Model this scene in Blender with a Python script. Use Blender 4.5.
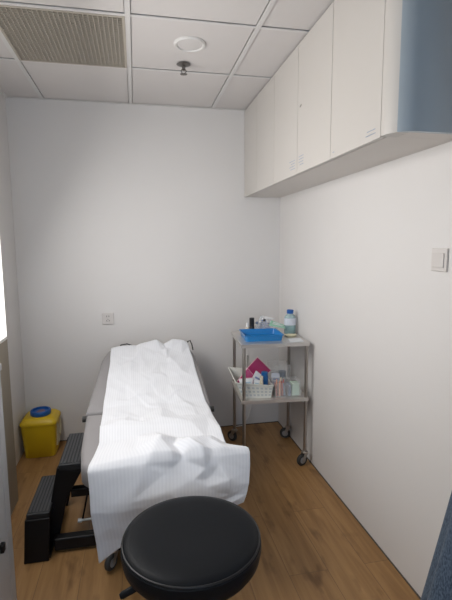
import bpy, bmesh, math, random
from mathutils import Vector, Matrix, noise
random.seed(7)
PI = math.pi
scene = bpy.context.scene
COL = scene.collection
for o in list(bpy.data.objects): bpy.data.objects.remove(o)

# ------------------------------------------------------------------ camera
W, H, YB = 1.978, 2.4976, -5.2         # room width, ceiling height, rear wall
yaw, pitch, roll = 0.20072, -0.12588, -0.00588
fwd = Vector((math.sin(yaw)*math.cos(pitch), math.cos(yaw)*math.cos(pitch), math.sin(pitch)))
r0 = Vector((math.cos(yaw), -math.sin(yaw), 0)); u0 = r0.cross(fwd)
rr = math.cos(roll)*r0 + math.sin(roll)*u0
uu = -math.sin(roll)*r0 + math.cos(roll)*u0
cam = bpy.data.cameras.new('camera'); camo = bpy.data.objects.new('camera', cam); COL.objects.link(camo)
camo.matrix_world = Matrix(((rr.x, uu.x, -fwd.x, 0.8453), (rr.y, uu.y, -fwd.y, -3.3861), (rr.z, uu.z, -fwd.z, 1.4882), (0, 0, 0, 1)))
cam.sensor_fit = 'HORIZONTAL'; cam.sensor_width = 36.0; cam.lens = 437.6/452*36.0
cam.clip_start = 0.02
scene.camera = camo

# ------------------------------------------------------------------ light
scene.view_settings.view_transform = 'Standard'; scene.view_settings.look = 'None'
scene.view_settings.exposure = 0.07; scene.view_settings.gamma = 1.0
scene.view_settings.use_curve_mapping = False
world = bpy.data.worlds.new('daylight'); scene.world = world; world.use_nodes = True
bg = world.node_tree.nodes['Background']; bg.inputs[0].default_value = (0.62, 0.78, 1.0, 1); bg.inputs[1].default_value = 2.0

def area(name, loc, direction, sx, sy, power, color):
    l = bpy.data.lights.new(name, 'AREA'); l.shape = 'RECTANGLE'; l.size = sx; l.size_y = sy
    l.energy = power; l.color = color
    o = bpy.data.objects.new(name, l); COL.objects.link(o); o.location = loc
    o.rotation_euler = Vector(direction).to_track_quat('-Z', 'Y').to_euler()
    return o
# daylight through the rear window, and through the frosted side window
area('rear_window_daylight', (0.9, YB + 0.03, 1.55), (0, 1, -0.12), 1.5, 1.3, 8, (0.62, 0.80, 1.0))
area('side_window_daylight', (0.145, -1.36, 1.60), (1, 0.0, -0.56), 1.02, 1.0, 25.5, (1.0, 0.97, 0.945))

# ------------------------------------------------------------------ materials
def mat(name, col, rough=0.5, metal=0.0, bump=0.0, bscale=200.0, var=0.0, vscale=6.0, spec=0.5, coat=0.0, trans=0.0, alpha=1.0, emit=0.0, sheen=0.0, stretch=None):
    m = bpy.data.materials.new(name); m.use_nodes = True
    nt = m.node_tree; b = nt.nodes['Principled BSDF']
    c = (*col, 1)
    b.inputs['Base Color'].default_value = c
    b.inputs['Roughness'].default_value = rough; b.inputs['Metallic'].default_value = metal
    b.inputs['Specular IOR Level'].default_value = spec
    b.inputs['Coat Weight'].default_value = coat; b.inputs['Coat Roughness'].default_value = 0.12
    b.inputs['Transmission Weight'].default_value = trans; b.inputs['Alpha'].default_value = alpha
    b.inputs['Sheen Weight'].default_value = sheen
    if emit:
        b.inputs['Emission Color'].default_value = c; b.inputs['Emission Strength'].default_value = emit
    tc = nt.nodes.new('ShaderNodeTexCoord'); src = tc.outputs['Object']
    if stretch:
        mp = nt.nodes.new('ShaderNodeMapping'); mp.inputs['Scale'].default_value = stretch
        nt.links.new(src, mp.inputs['Vector']); src = mp.outputs['Vector']
    if var:
        n = nt.nodes.new('ShaderNodeTexNoise'); n.inputs['Scale'].default_value = vscale; n.inputs['Detail'].default_value = 4
        nt.links.new(src, n.inputs['Vector'])
        mx = nt.nodes.new('ShaderNodeMix'); mx.data_type = 'RGBA'
        mx.inputs[6].default_value = tuple(min(1, v*(1+var)) for v in col)+(1,); mx.inputs[7].default_value = tuple(v*(1-var) for v in col)+(1,)
        nt.links.new(n.outputs['Fac'], mx.inputs[0]); nt.links.new(mx.outputs[2], b.inputs['Base Color'])
    if bump:
        n = nt.nodes.new('ShaderNodeTexNoise'); n.inputs['Scale'].default_value = bscale; n.inputs['Detail'].default_value = 3
        nt.links.new(src, n.inputs['Vector'])
        bp = nt.nodes.new('ShaderNodeBump'); bp.inputs['Strength'].default_value = bump; bp.inputs['Distance'].default_value = 0.002
        nt.links.new(n.outputs['Fac'], bp.inputs['Height']); nt.links.new(bp.outputs['Normal'], b.inputs['Normal'])
    return m

M = {}
M['wall'] = mat('white_wall_paint', (0.72, 0.705, 0.695), 0.62, bump=0.12, bscale=260, var=0.01)
M['rearwall'] = mat('grey_blue_wall_paint', (0.22, 0.25, 0.30), 0.7)
M['ceil'] = mat('ceiling_tile', (0.68, 0.655, 0.645), 0.9, bump=0.15, bscale=420, var=0.015, vscale=3)
M['tbar'] = mat('ceiling_grid_white', (0.70, 0.69, 0.68), 0.5)
M['void'] = mat('gap_shade_and_joint_dark', (0.10, 0.09, 0.08), 0.9)
M['grille'] = mat('grille_taupe', (0.46, 0.42, 0.36), 0.5, var=0.03)
M['lampface'] = mat('lamp_diffuser_off', (0.68, 0.66, 0.65), 0.4)
M['white_plastic'] = mat('white_plastic', (0.78, 0.77, 0.75), 0.35)
M['plate'] = mat('switch_plate', (0.66, 0.63, 0.61), 0.35)
M['dark_gap'] = mat('socket_holes', (0.12, 0.11, 0.10), 0.6)
M['door'] = mat('cabinet_white_laminate', (0.585, 0.56, 0.53), 0.38, var=0.01)
M['carcass'] = mat('cabinet_carcass', (0.66, 0.625, 0.59), 0.45)
M['shadelam'] = mat('white_laminate_blue_shade', (0.35, 0.41, 0.46), 0.30, spec=0.5, coat=0.3)  # bluish shade of the white cabinet end, put into the base colour
M['ink'] = mat('label_ink_blue', (0.25, 0.33, 0.48), 0.5)
M['steel'] = mat('brushed_steel', (0.42, 0.39, 0.36), 0.3, metal=0.9, var=0.04, vscale=30, stretch=(1, 1, 0.1))
M['steeldark'] = mat('tarnished_chrome', (0.20, 0.19, 0.18), 0.35, metal=0.8)
M['steelplate'] = mat('satin_steel_sheet', (0.66, 0.63, 0.60), 0.36, metal=0.75, var=0.03)
M['rubber'] = mat('dark_rubber', (0.035, 0.035, 0.035), 0.6)
M['greyrubber'] = mat('grey_rubber', (0.16, 0.16, 0.16), 0.55)
M['castor'] = mat('castor_grey_plastic', (0.34, 0.34, 0.35), 0.45)
M['black'] = mat('black_powder_coat', (0.008, 0.008, 0.009), 0.4, bump=0.05, spec=0.25)
M['treadm'] = mat('black_ribbed_rubber', (0.020, 0.022, 0.025), 0.45, bump=0.2, bscale=500, spec=0.35)
M['treadrib'] = mat('tread_rib_rubber', (0.055, 0.057, 0.062), 0.4)
M['vinyl'] = mat('black_vinyl', (0.0065, 0.0080, 0.0105), 0.45, bump=0.2, bscale=900, spec=0.14)
M['vinyl_edge'] = mat('black_vinyl_edge', (0.012, 0.0125, 0.014), 0.42, spec=0.4)
M['upholstery'] = mat('grey_upholstery', (0.29, 0.28, 0.285), 0.6, bump=0.2, bscale=500, var=0.03)
M['yellow'] = mat('yellow_plastic', (0.66, 0.45, 0.010), 0.38, var=0.02)
M['bluecap'] = mat('blue_plastic', (0.012, 0.10, 0.36), 0.35)
M['redtext'] = mat('red_cap_disc', (0.42, 0.20, 0.12), 0.5)
M['lbl'] = mat('label_paper', (0.72, 0.68, 0.48), 0.6)
M['tray'] = mat('blue_tray_plastic', (0.012, 0.20, 0.52), 0.28, coat=0.2)
M['blackcap'] = mat('black_cap_plastic', (0.012, 0.012, 0.014), 0.35)
M['clear'] = mat('clear_acrylic', (0.93, 0.95, 0.96), 0.08, trans=0.0, alpha=0.14, coat=0.4)
M['clearbag'] = mat('clear_wrap', (0.88, 0.9, 0.92), 0.12, alpha=0.45, coat=0.3)
M['teal'] = mat('teal_liquid_bottle', (0.16, 0.42, 0.43), 0.12, alpha=0.8, coat=0.4)
M['tealclear'] = mat('clear_teal_bottle', (0.40, 0.58, 0.60), 0.12, alpha=0.6, coat=0.4)
M['pale'] = mat('pale_label', (0.62, 0.66, 0.74), 0.5)
M['green'] = mat('pale_green_wrap', (0.30, 0.55, 0.42), 0.4)
M['magenta'] = mat('magenta_packet', (0.38, 0.03, 0.13), 0.35)
M['pinkedge'] = mat('pink_packet_edge', (0.72, 0.42, 0.48), 0.45)
M['whitepack'] = mat('white_packet', (0.74, 0.76, 0.78), 0.4)
M['packprint'] = mat('packet_print_blue', (0.24, 0.30, 0.52), 0.45)
M['lightblue'] = mat('light_blue_packet', (0.42, 0.58, 0.68), 0.45)
M['bluetube'] = mat('blue_tube', (0.01, 0.12, 0.36), 0.35)
M['cream'] = mat('cream_plastic', (0.72, 0.64, 0.50), 0.4)
M['basket'] = mat('basket_white_plastic', (0.72, 0.73, 0.68), 0.45)
M['slotm'] = mat('basket_slot_shade', (0.50, 0.54, 0.55), 0.5)
M['red'] = mat('brick_red_plastic', (0.42, 0.10, 0.08), 0.4)
M['orange'] = mat('peach_plastic', (0.70, 0.36, 0.24), 0.4)
M['slate'] = mat('slate_plastic', (0.14, 0.19, 0.28), 0.4)
M['palegreen'] = mat('pale_green_plastic', (0.50, 0.66, 0.55), 0.4)
M['taupe'] = mat('taupe_wood_laminate', (0.30, 0.26, 0.20), 0.5, var=0.12, vscale=7, stretch=(1, 1, 0.12))
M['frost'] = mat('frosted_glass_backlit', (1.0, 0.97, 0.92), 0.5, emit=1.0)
M['locker'] = mat('grey_white_laminate', (0.52, 0.53, 0.55), 0.4)
M['glass'] = mat('window_glass', (0.9, 0.95, 1.0), 0.05, alpha=0.12)
M['rod'] = mat('white_rod', (0.75, 0.74, 0.70), 0.3)

def floor_mat():
    m = bpy.data.materials.new('oak_planks'); m.use_nodes = True; nt = m.node_tree; b = nt.nodes['Principled BSDF']
    N = nt.nodes.new; L = nt.links.new
    g = N('ShaderNodeNewGeometry'); s = N('ShaderNodeSeparateXYZ'); L(g.outputs['Position'], s.inputs[0])
    c = N('ShaderNodeCombineXYZ'); L(s.outputs['Y'], c.inputs['X']); L(s.outputs['X'], c.inputs['Y'])
    br = N('ShaderNodeTexBrick'); br.inputs['Scale'].default_value = 1
    br.inputs['Brick Width'].default_value = 1.22; br.inputs['Row Height'].default_value = 0.185
    br.inputs['Mortar Size'].default_value = 0.0012; br.inputs['Mortar Smooth'].default_value = 0.3; br.offset = 0.37
    br.inputs['Color1'].default_value = (0, 0, 0, 1); br.inputs['Color2'].default_value = (1, 1, 1, 1); br.inputs['Mortar'].default_value = (0.5, 0.5, 0.5, 1)
    L(c.outputs[0], br.inputs['Vector'])
    # grain stretched along the plank, shifted per plank
    sh = N('ShaderNodeVectorMath'); sh.operation = 'MULTIPLY_ADD'; L(br.outputs['Color'], sh.inputs[0]); sh.inputs[1].default_value = (3, 7, 5)
    mp = N('ShaderNodeMapping'); mp.inputs['Scale'].default_value = (2.2, 30, 1); L(c.outputs[0], mp.inputs[0]); L(mp.outputs[0], sh.inputs[2])
    n1 = N('ShaderNodeTexNoise'); n1.inputs['Scale'].default_value = 1.0; n1.inputs['Detail'].default_value = 6; n1.inputs['Distortion'].default_value = 0.6
    L(sh.outputs[0], n1.inputs['Vector'])
    mp2 = N('ShaderNodeMapping'); mp2.inputs['Scale'].default_value = (4.5, 11, 1); L(c.outputs[0], mp2.inputs[0])
    n2 = N('ShaderNodeTexNoise'); n2.inputs['Scale'].default_value = 1.0; n2.inputs['Detail'].default_value = 3; L(mp2.outputs[0], n2.inputs['Vector'])
    r1 = N('ShaderNodeValToRGB'); e = r1.color_ramp.elements
    e[0].position = 0.25; e[0].color = (0.240, 0.124, 0.043, 1); e[1].position = 0.75; e[1].color = (0.400, 0.228, 0.090, 1)
    L(n1.outputs['Fac'], r1.inputs[0])
    r2 = N('ShaderNodeValToRGB'); e = r2.color_ramp.elements   # knots and dark smudges
    e[0].position = 0.27; e[0].color = (0.42, 0.36, 0.32, 1); e[1].position = 0.43; e[1].color = (1, 1, 1, 1)
    L(n2.outputs['Fac'], r2.inputs[0])
    mul = N('ShaderNodeMix'); mul.data_type = 'RGBA'; mul.blend_type = 'MULTIPLY'; mul.inputs[0].default_value = 0.8
    L(r1.outputs[0], mul.inputs[6]); L(r2.outputs[0], mul.inputs[7])
    pl = N('ShaderNodeMix'); pl.data_type = 'RGBA'; pl.blend_type = 'MULTIPLY'; pl.inputs[0].default_value = 1
    r3 = N('ShaderNodeValToRGB'); e = r3.color_ramp.elements; e[0].color = (0.94, 0.93, 0.92, 1); e[1].color = (1.05, 1.05, 1.05, 1)
    L(br.outputs['Color'], r3.inputs[0]); L(mul.outputs[2], pl.inputs[6]); L(r3.outputs[0], pl.inputs[7])
    seam = N('ShaderNodeMix'); seam.data_type = 'RGBA'; seam.inputs[7].default_value = (0.15, 0.085, 0.04, 1)
    L(br.outputs['Fac'], seam.inputs[0]); L(pl.outputs[2], seam.inputs[6]); L(seam.outputs[2], b.inputs['Base Color'])
    b.inputs['Roughness'].default_value = 0.46
    bp = N('ShaderNodeBump'); bp.inputs['Strength'].default_value = 0.15; bp.inputs['Distance'].default_value = 0.002
    L(n1.outputs['Fac'], bp.inputs['Height']); L(bp.outputs[0], b.inputs['Normal'])
    return m
M['floor'] = floor_mat()

def stripe_mat(name, col, axis, scale, rough, strength, col2=None, dist=0.001, trans=0.0):
    m = mat(name, col, rough); nt = m.node_tree; b = nt.nodes['Principled BSDF']; N = nt.nodes.new; L = nt.links.new
    tc = N('ShaderNodeTexCoord'); w = N('ShaderNodeTexWave'); w.bands_direction = axis; w.inputs['Scale'].default_value = scale
    w.inputs['Distortion'].default_value = 0.3
    L(tc.outputs['UV'] if axis == 'X' else tc.outputs['Object'], w.inputs['Vector'])
    bp = N('ShaderNodeBump'); bp.inputs['Strength'].default_value = strength; bp.inputs['Distance'].default_value = dist
    L(w.outputs['Fac'], bp.inputs['Height']); L(bp.outputs[0], b.inputs['Normal'])
    if col2:
        mx = N('ShaderNodeMix'); mx.data_type = 'RGBA'; mx.inputs[6].default_value = (*col, 1); mx.inputs[7].default_value = (*col2, 1)
        L(w.outputs['Fac'], mx.inputs[0]); L(mx.outputs[2], b.inputs['Base Color'])
    if trans: b.inputs['Subsurface Weight'].default_value = trans
    return m
M['paper'] = stripe_mat('couch_roll_paper', (0.80, 0.82, 0.86), 'X', 14, 0.75, 0.22, (0.755, 0.775, 0.82))

def denim():
    m = mat('blue_woven_fabric', (0.05, 0.10, 0.17), 0.85, sheen=0.1); nt = m.node_tree; b = nt.nodes['Principled BSDF']; N = nt.nodes.new; L = nt.links.new
    tc = N('ShaderNodeTexCoord'); mp = N('ShaderNodeMapping'); mp.inputs['Scale'].default_value = (260, 260, 90); L(tc.outputs['Object'], mp.inputs[0])
    n = N('ShaderNodeTexNoise'); n.inputs['Scale'].default_value = 1; n.inputs['Detail'].default_value = 2; L(mp.outputs[0], n.inputs[0])
    r = N('ShaderNodeValToRGB'); e = r.color_ramp.elements; e[0].position = .3; e[0].color = (0.018, 0.034, 0.062, 1); e[1].position = .7; e[1].color = (0.095, 0.135, 0.19, 1)
    L(n.outputs['Fac'], r.inputs[0]); L(r.outputs[0], b.inputs['Base Color'])
    return m
M['denim'] = denim()

# ------------------------------------------------------------------ mesh helpers
def add_box(bm, x0, x1, y0, y1, z0, z1, mtx=None):
    vs = [bm.verts.new(Vector(p) if mtx is None else mtx @ Vector(p)) for p in
          ((x0, y0, z0), (x1, y0, z0), (x1, y1, z0), (x0, y1, z0), (x0, y0, z1), (x1, y0, z1), (x1, y1, z1), (x0, y1, z1))]
    for f in ((0, 3, 2, 1), (4, 5, 6, 7), (0, 1, 5, 4), (1, 2, 6, 5), (2, 3, 7, 6), (3, 0, 4, 7)):
        bm.faces.new([vs[i] for i in f])
def add_tube(bm, pts, r, seg=14, caps=True):
    pts = [Vector(p) for p in pts]; rings = []
    prev = None
    for i, p in enumerate(pts):
        a = pts[max(0, i-1)]; b = pts[min(len(pts)-1, i+1)]; d = (b-a).normalized()
        if prev is None: n = d.orthogonal().normalized()
        else: n = (prev - d*prev.dot(d)).normalized()
        prev = n; t = d.cross(n); rad = r[i] if isinstance(r, (list, tuple)) else r
        rings.append([bm.verts.new(p + rad*(math.cos(2*PI*k/seg)*n + math.sin(2*PI*k/seg)*t)) for k in range(seg)])
    for a, b in zip(rings, rings[1:]):
        for k in range(seg):
            bm.faces.new((a[k], a[(k+1) % seg], b[(k+1) % seg], b[k]))
    if caps:
        bm.faces.new(rings[0][::-1]); bm.faces.new(rings[-1])
def add_lathe(bm, prof, c=(0, 0, 0), seg=40, axis='Z', sq=1.0):
    rings = []
    def P(r, h, a):
        x, y = r*math.cos(a), r*math.sin(a)*sq
        if axis == 'Z': return Vector((c[0]+x, c[1]+y, c[2]+h))
        if axis == 'X': return Vector((c[0]+h, c[1]+x, c[2]+y))
        return Vector((c[0]+x, c[1]+h, c[2]+y))
    for r, h in prof:
        if r < 1e-6: rings.append([bm.verts.new(P(0, h, 0))])
        else: rings.append([bm.verts.new(P(r, h, 2*PI*k/seg)) for k in range(seg)])
    for a, b in zip(rings, rings[1:]):
        for k in range(seg):
            q = (k+1) % seg
            if len(a) == 1 and len(b) > 1: bm.faces.new((a[0], b[q], b[k]))
            elif len(b) == 1 and len(a) > 1: bm.faces.new((a[k], a[q], b[0]))
            elif len(a) > 1: bm.faces.new((a[k], a[q], b[q], b[k]))
    if len(rings[0]) > 1: bm.faces.new(rings[0][::-1])
    if len(rings[-1]) > 1: bm.faces.new(rings[-1])
def add_prism(bm, poly, d, base=(0, 0, 0)):
    # poly: list of 3D points; d: extrusion vector
    base = Vector(base); d = Vector(d)
    a = [bm.verts.new(Vector(p)+base) for p in poly]; b = [bm.verts.new(Vector(p)+base+d) for p in poly]
    bm.faces.new(a[::-1]); bm.faces.new(b)
    for k in range(len(a)):
        q = (k+1) % len(a); bm.faces.new((a[k], a[q], b[q], b[k]))
def obj(name, bm, m, parent=None, smooth=False, bevel=0.0, bseg=2, world_coords=True):
    bmesh.ops.recalc_face_normals(bm, faces=bm.faces)
    me = bpy.data.meshes.new(name); bm.to_mesh(me); bm.free()
    o = bpy.data.objects.new(name, me); COL.objects.link(o)
    me.materials.append(M[m] if isinstance(m, str) else m)
    if smooth:
        for p in me.polygons: p.use_smooth = True
    if bevel:
        md = o.modifiers.new('bevel', 'BEVEL'); md.width = bevel; md.segments = bseg; md.limit_method = 'ANGLE'; md.angle_limit = 0.6
        for p in me.polygons: p.use_smooth = True
        md.harden_normals = True
    elif smooth:
        md = o.modifiers.new('edge', 'EDGE_SPLIT'); md.split_angle = 0.7
    if parent:
        o.parent = parent
        root = parent
        off = Vector((0, 0, 0))
        while root: off += root.location; root = root.parent
        for v in me.vertices: v.co -= off
    return o
def tag(o, label, cat, group=None):
    o['label'] = label; o['category'] = cat
    if group: o['group'] = group
    return o
def thing(name, label, cat, loc, group=None):
    o = bpy.data.objects.new(name, None); COL.objects.link(o); o.location = loc; o.empty_display_size = 0.05
    return tag(o, label, cat, group)
def struct(name, bm, m, parent=None, **k):
    o = obj(name, bm, m, parent, **k)
    if not parent: o['kind'] = 'structure'
    return o
def box(x0, x1, y0, y1, z0, z1):
    bm = bmesh.new(); add_box(bm, x0, x1, y0, y1, z0, z1); return bm
NB = bmesh.new

# ------------------------------------------------------------------ room shell
struct('floor', box(-0.12, W+0.12, YB-0.12, 0.12, -0.06, 0), 'floor')
struct('wall_back', box(-0.12, W+0.12, 0, 0.12, 0, H+0.06), 'wall')
struct('wall_right', box(W, W+0.12, YB, 0, 0, H+0.06), 'wall')
bm = NB()      # left wall, with the opening of the side window nearer the viewer
WY0, WY1, WZ0, WZ1 = -3.8, -0.80, 0.98, 2.2
add_box(bm, -0.12, 0, YB, 0, 0, WZ0-0.0); add_box(bm, -0.12, 0, YB, 0, WZ1, H+0.06)
add_box(bm, -0.12, 0, WY1, 0, WZ0, WZ1); add_box(bm, -0.12, 0, YB, WY0, WZ0, WZ1)
struct('wall_left', bm, 'wall')
bm = NB()      # rear wall behind the viewer, with a window
add_box(bm, 0, W, YB-0.12, YB, 0, 0.9); add_box(bm, 0, W, YB-0.12, YB, 2.2, H+0.06)
add_box(bm, 0, 0.15, YB-0.12, YB, 0.9, 2.2); add_box(bm, 1.65, W, YB-0.12, YB, 0.9, 2.2)
struct('wall_rear', bm, 'rearwall')
bm = NB()
for a in ((0.15, 0.19, 0.9, 2.2), (1.61, 1.65, 0.9, 2.2), (0.88, 0.92, 0.9, 2.2)): add_box(bm, a[0], a[1], YB-0.08, YB-0.03, a[2], a[3])
add_box(bm, 0.15, 1.65, YB-0.08, YB-0.03, 0.9, 0.94); add_box(bm, 0.15, 1.65, YB-0.08, YB-0.03, 2.16, 2.2)
w2 = struct('window_2', bm, 'white_plastic')
obj('window_pane', box(0.19, 1.61, YB-0.06, YB-0.054, 0.94, 2.16), 'glass', w2)

struct('trim_4', box(W-0.005, W, YB, -0.005, 0, 0.005), 'void')   # dark joint between floor and walls
struct('trim_5', box(0, W, -0.005, 0, 0, 0.005), 'void')
# ceiling: tiles over a T-bar grid
GX, GY, T = 0.8397, -0.6586, 0.6
xs = [0] + [GX+T*k for k in (-1, 0, 1)] + [W]
ys = [0] + [GY-T*k for k in range(0, 8)]; ys = [y for y in ys if y > YB] + [YB]
bm = NB()
add_box(bm, -0.12, W+0.12, YB-0.12, 0.12, H+0.03, H+0.06)
for i in range(len(xs)-1):
    for j in range(len(ys)-1):
        if i == 1 and j == 1: continue       # the air grille sits here
        x0 = xs[i] + (0.0 if i == 0 else 0.0150); x1 = xs[i+1] - (0.0 if i == len(xs)-2 else 0.0150)
        y1 = ys[j] - (0.0 if j == 0 else 0.0150); y0 = ys[j+1] + (0.0 if j == len(ys)-2 else 0.0150)
        add_box(bm, x0, x1, y0, y1, H+0.006, H+0.0305)
struct('ceiling', bm, 'ceil')
bm = NB()
for x in xs[1:-1]: add_box(bm, x-0.012, x+0.012, YB, 0, H, H+0.004); add_box(bm, x-0.003, x+0.003, YB, 0, H+0.004, H+0.03)
for y in ys[1:-1]:
    for i in range(len(xs)-1):
        a = xs[i] + (0.012 if i else 0); b = xs[i+1] - (0.012 if i < len(xs)-2 else 0)
        add_box(bm, a, b, y-0.009, y+0.009, H+0.0005, H+0.004); add_box(bm, a, b, y-0.003, y+0.003, H+0.004, H+0.03)
struct('trim_1', bm, 'tbar')
bm = NB()      # wall angle round the ceiling edge
add_box(bm, 0, W, -0.02, 0, H-0.001, H+0.003); add_box(bm, 0, 0.02, YB, -0.02, H-0.001, H+0.003)
struct('trim_2', bm, 'tbar')

# air grille: egg-crate core in its frame
t = thing('air_grille', 'square taupe egg-crate air grille set in the ceiling grid', 'air vent', (GX-0.3, GY-0.3, H))
gx0, gx1, gy0, gy1 = GX-T+0.012, GX-0.012, GY-T+0.009, GY-0.009
bm = NB()
add_box(bm, gx0, gx0+0.012, gy0, gy1, H-0.002, H+0.012); add_box(bm, gx1-0.012, gx1, gy0, gy1, H-0.002, H+0.012)
add_box(bm, gx0+0.012, gx1-0.012, gy0, gy0+0.012, H-0.002, H+0.012); add_box(bm, gx0+0.012, gx1-0.012, gy1-0.012, gy1, H-0.002, H+0.012)
obj('frame', bm, 'grille', t)
bm = NB(); n = 26
for k in range(1, n):
    x = gx0+0.012+(gx1-gx0-0.024)*k/n; add_box(bm, x-0.0016, x+0.0016, gy0+0.012, gy1-0.012, H+0.001, H+0.012)
    y = gy0+0.012+(gy1-gy0-0.024)*k/n; add_box(bm, gx0+0.012, gx1-0.012, y-0.0016, y+0.0016, H+0.0002, H+0.0128)
obj('grille_core', bm, 'grille', t)
obj('plenum', box(gx0, gx1, gy0, gy1, H+0.0285, H+0.030), 'grille', t)

# downlight, switched off
t = thing('ceiling_light', 'round white recessed ceiling light, switched off, in the ceiling tile', 'ceiling light', (1.146, -1.025, H))
bm = NB(); add_lathe(bm, [(0.082, 0.006), (0.082, 0.001), (0.076, -0.005), (0.068, -0.005), (0.064, 0.000), (0.064, 0.006)], (1.146, -1.025, H), 48)
obj('trim_ring', bm, 'tbar', t, smooth=True)
bm = NB(); add_lathe(bm, [(0.0, -0.002), (0.04, -0.0018), (0.0635, 0.001), (0.0635, 0.005)], (1.146, -1.025, H), 48)
obj('diffuser', bm, 'lampface', t, smooth=True)

# sprinkler head
t = thing('sprinkler', 'small chrome fire sprinkler head hanging from the ceiling tile beside the round light', 'sprinkler', (1.140, -0.775, H))
c = (1.140, -0.775, H)
bm = NB(); add_lathe(bm, [(0.040, 0.0), (0.032, -0.004), (0.018, -0.009), (0.012, -0.012), (0.012, -0.002)], c, 28); obj('escutcheon', bm, 'steeldark', t, smooth=True)
bm = NB(); add_lathe(bm, [(0.010, -0.009), (0.010, -0.028), (0.007, -0.030), (0.0, -0.030)], c, 18)
for s in (-1, 1): add_tube(bm, [(c[0]+s*0.009, c[1], H-0.024), (c[0]+s*0.015, c[1], H-0.036), (c[0]+s*0.004, c[1], H-0.050)], 0.0025, 8)
obj('body', bm, 'steeldark', t, smooth=True)
bm = NB()
for k in range(12):
    a = 2*PI*k/12; mt = Matrix.Translation(Vector((c[0], c[1], H-0.051))) @ Matrix.Rotation(a, 4, 'Z')
    add_box(bm, 0.002, 0.020, -0.0028, 0.0028, -0.001, 0.001, mt)
add_lathe(bm, [(0.0, 0.003), (0.008, 0.0022), (0.008, -0.002), (0.0, -0.003)], (c[0], c[1], H-0.051), 14)
obj('deflector', bm, 'steeldark', t)

# ------------------------------------------------------------------ wall cabinets on the right
CX, CZ = 1.6849, 1.8558
seams = [0.0, -0.357, -0.748, -1.144, -1.549, -1.953]
def lines_bm(y0, y1, z, n, gap=0.008, x=CX):
    bm = NB()
    for k in range(n):
        a = y0 + (y1-y0)*random.uniform(0, 0.15); b = y1 - (y1-y0)*random.uniform(0, 0.3)
        y = a
        while y < b:      # short illegible strokes
            w = random.uniform(0.003, 0.008)
            add_box(bm, x-0.0008, x-0.0003, y, min(b, y+w), z-k*gap-0.0015, z-k*gap+0.0010); y += w+0.002
    return bm
def cabinet(name, label, ya, yb, doors, end=False):
    t = thing(name, label, 'cabinet', (W-0.14, (ya+yb)/2, CZ), 'wall cabinets along the right wall')
    g = 0.0019
    obj('cabinet_body', box(CX+0.026, W-0.0005, yb+0.0004, ya-0.0004, CZ, H-0.001), 'carcass', t)
    out = []
    for (d0, d1) in doors:
        out.append(obj('door', box(CX, CX+0.018, d1+g, d0-g, CZ-0.002, H-0.004), 'door', t, bevel=0.0012))
    for (d0, d1) in doors: obj('gap_shade', box(CX+0.0185, CX+0.0255, d1-0.004 if d1 > seams[5]+0.01 else d1, d1+0.004, CZ+0.002, H-0.006), 'void', t)  # dark strip painting the shade inside each door gap
    return t, out
t, d = cabinet('wall_cabinet', 'white two-door wall cabinet in the corner against the back wall', seams[0], seams[2], [(seams[0], seams[1]), (seams[1], seams[2])])
t, d = cabinet('wall_cabinet', 'white two-door wall cabinet in the middle, small blue labels either side of its door gap', seams[2], seams[4], [(seams[2], seams[3]), (seams[3], seams[4])])
o = obj('label_sticker', lines_bm(seams[3]+0.02, seams[3]+0.12, CZ+0.075, 4, 0.014), 'ink', d[0]); o['label'] = 'small blue lettering'
o = obj('label_sticker', lines_bm(seams[3]-0.10, seams[3]-0.02, CZ+0.080, 4, 0.014), 'ink', d[1]); o['label'] = 'small blue lettering'
bm = NB(); add_tube(bm, [(CX-0.001, seams[3]-0.035, CZ+0.325), (CX-0.001, seams[3]-0.055, CZ+0.331)], 0.0025, 8); obj('catch', bm, 'steel', d[1])
t, d = cabinet('wall_cabinet', 'white single-door wall cabinet nearest the viewer with a rounded end coloured as in bluish shade', seams[4], seams[5], [(seams[4], seams[5])], True)
o = obj('label_sticker', lines_bm(seams[5]+0.03, seams[5]+0.10, CZ+0.035, 2, 0.014), 'ink', d[0]); o['label'] = 'small blue lettering'
o = obj('label_sticker', lines_bm(seams[4]-0.045, seams[4]-0.02, CZ+0.022, 1), 'ink', d[0]); o['label'] = 'small dark mark'
# rounded end: white filler strip, then a curved end panel with bluish shade in its colour
bm = NB()
R, yc = 0.075, seams[5]-0.0125
pts = [(CX, seams[5]-0.0015)]
SPL = 12
arc = [(CX+R-R*math.cos(a), yc-R*math.sin(a)) for a in [PI/2*k/24 for k in range(25)]]
white = [(CX, seams[5]-0.0015)] + arc[:SPL+1] + [(CX+0.06, arc[SPL][1]), (CX+0.06, seams[5]-0.0015)]
add_prism(bm, [(x, y, CZ) for x, y in white], (0, 0, H-0.004-CZ)); obj('filler_strip', bm, 'door', t, smooth=True)
bm = NB()
blue = arc[SPL:] + [(W-0.0005, yc-R), (W-0.0005, yc-R+0.018), (CX+0.062, yc-R+0.018), (CX+0.062, arc[SPL][1])]
add_prism(bm, [(x, y, CZ) for x, y in blue], (0, 0, H-0.004-CZ)); e = obj('end_panel', bm, 'shadelam', t, smooth=True)
e['label'] = 'glossy rounded end panel with bluish shade in its colour'
obj('end_infill', box(CX+0.062, W-0.0005, yc-R+0.018, seams[5]-0.0004, CZ, H-0.004), 'carcass', t)

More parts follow.
